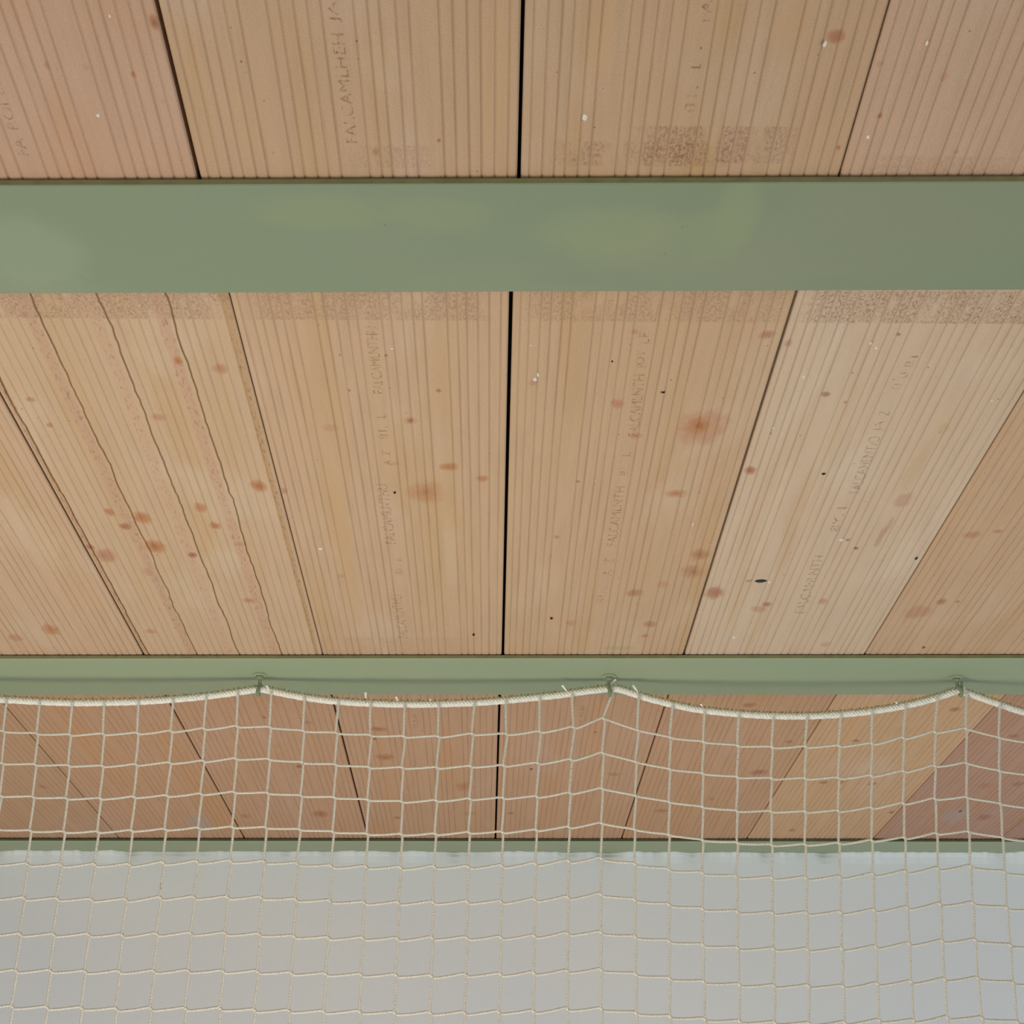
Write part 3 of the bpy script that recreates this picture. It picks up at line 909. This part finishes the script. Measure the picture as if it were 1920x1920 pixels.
Z2 = [
    [(165, 475), (355, 482), (547, 482), (738, 468), (930, 468), (1118, 455), (1308, 430), (1478, 382), (1668, 447), (1850, 487)],
    [(157, 655), (345, 657), (540, 657), (730, 650), (915, 645), (1107, 632), (1293, 612), (1472, 575), (1657, 625), (1847, 665)],
    [(150, 838), (342, 848), (535, 842), (725, 833), (912, 828), (1100, 820), (1287, 800), (1468, 775), (1655, 815), (1845, 850)],
    [(147, 1030), (340, 1032), (530, 1030), (720, 1022), (907, 1020), (1097, 1008), (1282, 992), (1465, 970), (1650, 1005), (1843, 1035)],
    [(140, 1215), (335, 1220), (525, 1215), (715, 1215), (905, 1210), (1093, 1198), (1280, 1183), (1463, 1168), (1652, 1200), (1843, 1230)],
    [(130, 1417), (323, 1418), (518, 1415), (710, 1413), (900, 1412), (1090, 1400), (1277, 1387), (1460, 1370), (1652, 1402), (1845, 1428)],
    [(122, 1617), (317, 1620), (512, 1615), (705, 1615), (898, 1612), (1087, 1605), (1275, 1590), (1462, 1585), (1655, 1610), (1845, 1633)],
    [(112, 1822), (308, 1825), (508, 1830), (702, 1822), (897, 1820), (1083, 1812), (1273, 1802), (1463, 1795), (1657, 1820), (1847, 1843)],
    [(105, 2030), (300, 2037), (502, 2038), (695, 2037), (888, 2032), (1082, 2028), (1273, 2015), (1463, 2015), (1660, 2038), (1850, 2058)],
]
Z3 = [
    [(118, 512), (310, 533), (503, 542), (692, 540), (880, 535), (1065, 522), (1243, 490), (1420, 457), (1595, 438), (1780, 488), (1970, 524)],
    [(113, 690), (307, 710), (500, 718), (690, 718), (877, 715), (1063, 703), (1243, 678), (1420, 647), (1597, 632), (1783, 675), (1975, 705)],
    [(113, 878), (305, 900), (498, 903), (690, 905), (877, 900), (1063, 883), (1243, 858), (1420, 832), (1600, 825), (1787, 860), (1980, 892)],
    [(113, 1065), (308, 1080), (502, 1092), (690, 1090), (880, 1083), (1065, 1068), (1250, 1053), (1430, 1028), (1610, 1018), (1800, 1052), (1990, 1080)],
    [(112, 1250), (303, 1270), (503, 1278), (695, 1278), (885, 1273), (1072, 1258), (1257, 1243), (1438, 1225), (1620, 1213), (1812, 1245), (2000, 1272)],
    [(113, 1452), (310, 1468), (507, 1475), (700, 1475), (890, 1472), (1080, 1460), (1265, 1445), (1450, 1425), (1633, 1420), (1825, 1447), (2012, 1464)],
    [(115, 1655), (310, 1672), (512, 1678), (705, 1680), (897, 1677), (1088, 1665), (1277, 1648), (1462, 1633), (1647, 1628), (1845, 1657), (2030, 1675)],
    [(120, 1863), (320, 1878), (515, 1885), (710, 1885), (903, 1888), (1097, 1873), (1287, 1863), (1475, 1848), (1662, 1842), (1860, 1868), (2048, 1888)],
    [(125, 2072), (322, 2085), (520, 2092), (713, 2097), (913, 2092), (1107, 2080), (1300, 2080), (1490, 2063), (1685, 2065), (1885, 2090), (2070, 2108)],
]
grid = []
for r in range(9):
    row = [(x / 3, 1220 + y / 3) for x, y in Z1[r]] + [(640 + x / 3, 1220 + y / 3) for x, y in Z2[r]] + [(1280 + x / 3, 1220 + y / 3) for x, y in Z3[r]]
    # a few more meshes beyond both sides of the frame
    for k in range(4):
        d0 = row[1][0] - row[0][0]
        row.insert(0, (row[0][0] - d0, row[0][1] - (2 if k < 2 else 4)))
    for k in range(4):
        d0 = row[-1][0] - row[-2][0]
        row.append((row[-1][0] + d0, row[-1][1] + (9, 5, 2, 0)[k]))
    grid.append(row)
NC = len(grid[0])
# rows below the frame
for k in range(3):
    last, prev = grid[-1], grid[-2]
    grid.append([(2 * a[0] - b[0], a[1] + (a[1] - b[1]) * 1.02) for a, b in zip(last, prev)])
T1 = [(35, 290), (222, 300), (405, 305), (585, 303), (778, 301), (973, 291), (1158, 280), (1337, 258), (1525, 252), (1712, 278), (1903, 295)]
T2 = [(163, 308), (355, 312), (547, 313), (747, 307), (925, 295), (1115, 280), (1298, 262), (1522, 236), (1672, 265), (1862, 312)]
T3 = [(122, 345), (315, 362), (510, 370), (700, 373), (888, 368), (1065, 350), (1252, 322), (1432, 280), (1595, 255), (1783, 325), (1975, 368)]
tops = [(x / 3, 1220 + y / 3) for x, y in T1] + [(640 + x / 3, 1220 + y / 3) for x, y in T2] + [(1280 + x / 3, 1220 + y / 3) for x, y in T3]
for k in range(4):
    tops.insert(0, (tops[0][0] - 62, tops[0][1] - 2))
    tops.append((tops[-1][0] + 63, tops[-1][1] + (9, 5, 2, 0)[k]))

hk = on_z(1142, 1268, ZB)
net = empty('safety_net', (hk.x, YN, ZB - 0.03))
TWR = 0.0023
vs, fs, braid = [], [], []
rn = random.Random(5)
TS = 0.00125
for r, row in enumerate(grid):
    low = 1.0 if r >= 4 else 0.45
    pts = []
    for i, (x, y) in enumerate(row):
        pts.append(np_(x - 4.5, y - 1.9 * low - .6, 0.0005))
        pts.append(np_(x + 0.5, y, -0.0005))
        pts.append(np_(x + 5.0 + low, y + 3.4 * low + .4, 0.0))
        if i + 1 < len(row):
            nx_, ny__ = row[i + 1]
            pts.append(np_((x + nx_) / 2 + 1, (y + ny__) / 2 + 1.4 * low + rn.uniform(-.4, .4), 0))
    path = catmull(pts, TS)
    ph = rn.uniform(0, 6)
    tube(path, TWR, 8, 3, 1650.0, 0.26, True, vs, fs, braid)
for cidx in range(NC):
    pts = []
    tx, ty = tops[cidx]
    pts.append(np_(tx, ty - 6, -0.001))
    pts.append(np_(tx, ty + 2, -0.001))
    for r in range(len(grid)):
        x, y = grid[r][cidx]
        if r:
            xa, ya = grid[r - 1][cidx]
            pts.append(np_((x + xa) / 2 + rn.uniform(-.5, .5), (y + ya) / 2, 0))
        pts.append(np_(x - 1.2, y - 4.5, 0.0))
        pts.append(np_(x + 0.3, y, 0.0005))
        pts.append(np_(x + 1.2, y + 4.5, -0.0005))
    path = catmull(pts, TS)
    tube(path, TWR, 8, 3, 1650.0, 0.26, True, vs, fs, braid)
# knot bodies
for r, row in enumerate(grid):
    for (x, y) in row:
        a_, b_ = np_(x - 3, y - 2.2), np_(x + 3, y + 2.4)
        pth = [a_ + (b_ - a_) * t for t in (0, .2, .4, .6, .8, 1)]
        L = (b_ - a_).length
        tube(pth, lambda s, L=L: 0.0012 + 0.0019 * math.sin(math.pi * min(1, max(0, s / L))), 8, 0, 0, 0, True, vs, fs, braid)
netting = mesh_obj('netting', vs, fs, M_TW, net, True)
ba = netting.data.attributes.new('braid', 'FLOAT', 'POINT')
ba.data.foreach_set('value', braid)

# border rope
rope_px = [(-260, 1301), (-200, 1308), (-130, 1311), (-60, 1311), (0, 1311.5), (66, 1315), (133, 1317.5), (200, 1317), (267, 1315), (333, 1310.5), (400, 1304), (450, 1297), (484, 1292.5),
           (500, 1294), (567, 1307), (633, 1315), (700, 1319), (770, 1320.5), (840, 1319.5), (907, 1316.5), (973, 1311), (1040, 1304), (1100, 1296), (1143, 1291.5), (1165, 1293.5),
           (1207, 1307), (1260, 1320.5), (1313, 1331), (1380, 1338), (1447, 1342), (1513, 1342.5), (1580, 1339), (1647, 1331.5), (1713, 1319.5), (1763, 1306), (1790, 1297), (1806, 1297.5),
           (1847, 1311), (1880, 1322.5), (1920, 1335), (1980, 1345), (2050, 1350), (2110, 1350)]
RD_ = 0.0085                  # the rope hangs just behind the hook shanks
core = catmull([on_y(x, y + 0.5, YN + RD_) for x, y in rope_px], 0.0022)
vs, fs = [], []


def frame(path, i):
    a = path[max(0, i - 1)]
    b = path[min(len(path) - 1, i + 1)]
    t = (b - a).normalized()
    u = (Vector((0, 1, 0)) - t * t.y).normalized()
    return t, u, t.cross(u)


tube(core, 0.0032, 8, 0, 0, 0, True, vs, fs)
for s3 in range(4):
    pth = []
    s = 0
    for i, p in enumerate(core):
        if i:
            s += (p - core[i - 1]).length
        t, u, w = frame(core, i)
        th = s * 2 * math.pi / 0.062 * 2.4 + s3 * math.pi / 2
        pth.append(p + u * math.cos(th) * 0.0036 + w * math.sin(th) * 0.0036)
    tube(pth, lambda q: 0.0031 * (1 + .10 * math.sin(q * 1900)), 7, 0, 0, 0, True, vs, fs)
rope = mesh_obj('border_rope', vs, fs, M_RP, net, True)
# lashing: thinner twine looped round the rope, standing a little proud along its upper edge
vs, fs = [], []
for q, (pitch, rr, ph) in enumerate(((0.0075, 0.0066, 0.0), (-0.0105, 0.0064, 2.0))):
    pth = []
    s = 0
    fine = core
    for i, p in enumerate(fine):
        if i:
            s += (p - fine[i - 1]).length
        t, u, w = frame(fine, i)
        th = s * 2 * math.pi / pitch + ph
        jit = 0.0026 * noise.noise(Vector((s * 90, q * 7.0, 0)))
        up = Vector((0, 0.002, 0.0036)) * (1 if q == 0 else 0.7)
        z_ = math.sin(th)
        pth.append(p + up + u * math.cos(th) * rr + w * z_ * (rr + jit))
    pth = catmull(pth, 0.0012)
    tube(pth, 0.00105, 6, 0, 0, 0, True, vs, fs)
lash = mesh_obj('lashing', vs, fs, M_LASH, net, True)

# cut cord ends standing up from the rope
for (x0, y0, x1, y1) in ((1063, 1296, 1054, 1284.5), (1147, 1280, 1154.5, 1273.5), (1196, 1298, 1187, 1284.5), (686, 1309, 685.5, 1298), (746, 1314, 742.5, 1306), (506, 1294, 499.5, 1285.5),
                         (1682, 1319, 1680, 1315), (1809, 1297, 1807.5, 1288), (808, 1313, 806, 1310.5), (1316, 1324, 1314, 1319.5)):
    a_, b_ = on_y(x0, y0, YN + 0.004), on_y(x1, y1, YN + 0.001)
    L = (b_ - a_).length
    pth = [a_ + (b_ - a_) * (k / 8) for k in range(9)]
    v_, f_ = tube(pth, lambda s, L=L: 0.0015 + 0.0012 * (s / L) + 0.0003 * math.sin(s * 2500), 8)
    mesh_obj('cord_end', v_, f_, M_RP, net, True)
tag(net, 'white square-mesh net with thick twisted border rope hanging from three hooks', 'net')

# ------------------------------------------------------------------ hooks
M_HK = simple('hook_paint', lin(128, 136, 106), 0.5, 200, 0.3)
M_HKE = simple('hook_paint_pale', lin(152, 160, 126), 0.5, 200, 0.3)  # lighter green for the washer


def lathe(prof, c, sides=32):
    v_, f_ = [], []
    for (r, z) in prof:
        for k in range(sides):
            th = 2 * math.pi * k / sides
            v_.append((c.x + r * math.cos(th), c.y + r * math.sin(th), c.z + z))
    for j in range(len(prof) - 1):
        for k in range(sides):
            a = j * sides + k
            b = j * sides + (k + 1) % sides
            f_.append((a, b, b + sides, a + sides))
    f_.append(tuple(range(sides))[::-1])
    f_.append(tuple((len(prof) - 1) * sides + k for k in range(sides)))
    return v_, f_


hl = ['green screw hook in the beam, left of the three hooks holding the net',
      'green screw hook in the beam with a loose white cord end tied beside it',
      'green screw hook in the beam at the right, its shank stopping above the rope']
for i, (px, py) in enumerate(hook_px):
    c0 = on_z(px, py, ZB)
    c0.y = YN - 0.004
    e = empty('screw_hook', c0)
    v_, f_ = lathe([(0.0126, 0.0), (0.0132, -0.0012), (0.0128, -0.0022), (0.0092, -0.0028), (0.004, -0.0030)], c0)
    mesh_obj('washer', v_, f_, M_HKE, e, True)
    v_, f_ = lathe([(0.0070, -0.0028), (0.0074, -0.0045), (0.0070, -0.0086), (0.0058, -0.0098), (0.0035, -0.0100)], c0)
    mesh_obj('collar', v_, f_, M_HK, e, True)
    # hook: down in front of the rope, round below it and up behind
    if i == 0:
        off = [(0, 1274, 0), (-1, 1282, 0), (-3.0, 1290, -.004), (-5, 1297, -.0045), (-5.0, 1301.5, -.001), (-4.5, 1303, .0035), (-4, 1303, .010), (-3, 1299, .019), (-2, 1291, .021)]
        rr = 0.0035
    elif i == 1:
        off = [(-1.5, 1274, 0), (-1.2, 1282, 0), (0.5, 1290, -.004), (1.2, 1298, -.0045), (1.5, 1303.5, -.001), (2, 1304.5, .0035), (3, 1304, .010), (4, 1299, .019), (5, 1290, .021)]
        rr = 0.0036
    else:
        off = [(-.5, 1272, 0), (-.5, 1280, 0), (0.5, 1287, -.001), (5, 1290, -.005), (8.0, 1296, -.005), (8.0, 1302, -.001), (7, 1304.5, .0045), (5, 1303, .010), (4, 1298, .019), (4, 1290, .021)]
        rr = 0.0034
    pts = [c0 + Vector((0, 0, -0.006))] + [on_y(px + dx, yy, c0.y + dy) for dx, yy, dy in off]
    path = catmull(pts, 0.0012)
    v_, f_ = tube(path, rr, 14)
    mesh_obj('hook_shank', v_, f_, M_HK, e, True)
    if i == 2:
        a_, b_ = on_y(px + 8.5, 1279, c0.y - .003), on_y(px + 8.5, 1304, c0.y - .003)
        pth = [a_ + (b_ - a_) * (k / 10) for k in range(11)]
        v_, f_ = tube(pth, lambda s: 0.0026, 12)
        mesh_obj('hook_tip', v_, f_, M_HK, e, True)
    tag(e, hl[i], 'hook', 'green hooks under the middle beam')

# ------------------------------------------------------------------ light
w = bpy.data.worlds.new('World')
SC.world = w
w.use_nodes = True
nt = NT(w.node_tree)
bg = [n for n in nt.n if n.type == 'BACKGROUND'][0]
tc = nt.node('ShaderNodeTexCoord').outputs['Generated']
sx_ = nt.node('ShaderNodeSeparateXYZ')
nt.put(sx_.inputs[0], tc)
col = nt.mix(nt.ramp(sx_.outputs[0], -0.8, 0.8), (1.0, 0.985, 0.955, 1), (0.92, 0.985, 1.06, 1))
nt.put(bg.inputs[0], col)
bg.inputs[1].default_value = 0.41


def area(name, loc, target, sx, sy, power, col):
    l = bpy.data.lights.new(name, 'AREA')
    l.shape = 'RECTANGLE'
    l.size, l.size_y = sx, sy
    l.energy = power
    l.color = col
    o = bpy.data.objects.new(name, l)
    C.objects.link(o)
    o.location = loc
    o.rotation_euler = (Vector(target) - Vector(loc)).to_track_quat('-Z', 'Y').to_euler()
    return o


area('rear_fill', (-0.6, -2.3, 1.2), (0, 3.5, 2.0), 3.2, 1.6, 54, (0.975, 1.0, 0.97))  # unseen area lamp added behind the camera, aimed at beam and wall
area('bounce_fill', (-0.4, 2.5, 0.15), (0.0, 2.9, 2.7), 0.9, 2.6, 57, (1.0, 0.99, 0.965))  # added up-facing lamp, unseen, standing in for light off the floor
area('right_fill', (3.0, 3.2, 1.3), (-0.5, 4.9, 1.9), 1.4, 1.6, 23, (0.66, 0.85, 1.0))  # added unseen lamp, cools and brightens the right side
area('left_fill', (-3.0, 3.2, 1.0), (-0.4, 4.9, 1.9), 1.4, 1.4, 11, (1.0, 0.84, 0.72))  # added unseen lamp, warms the left part of the wall
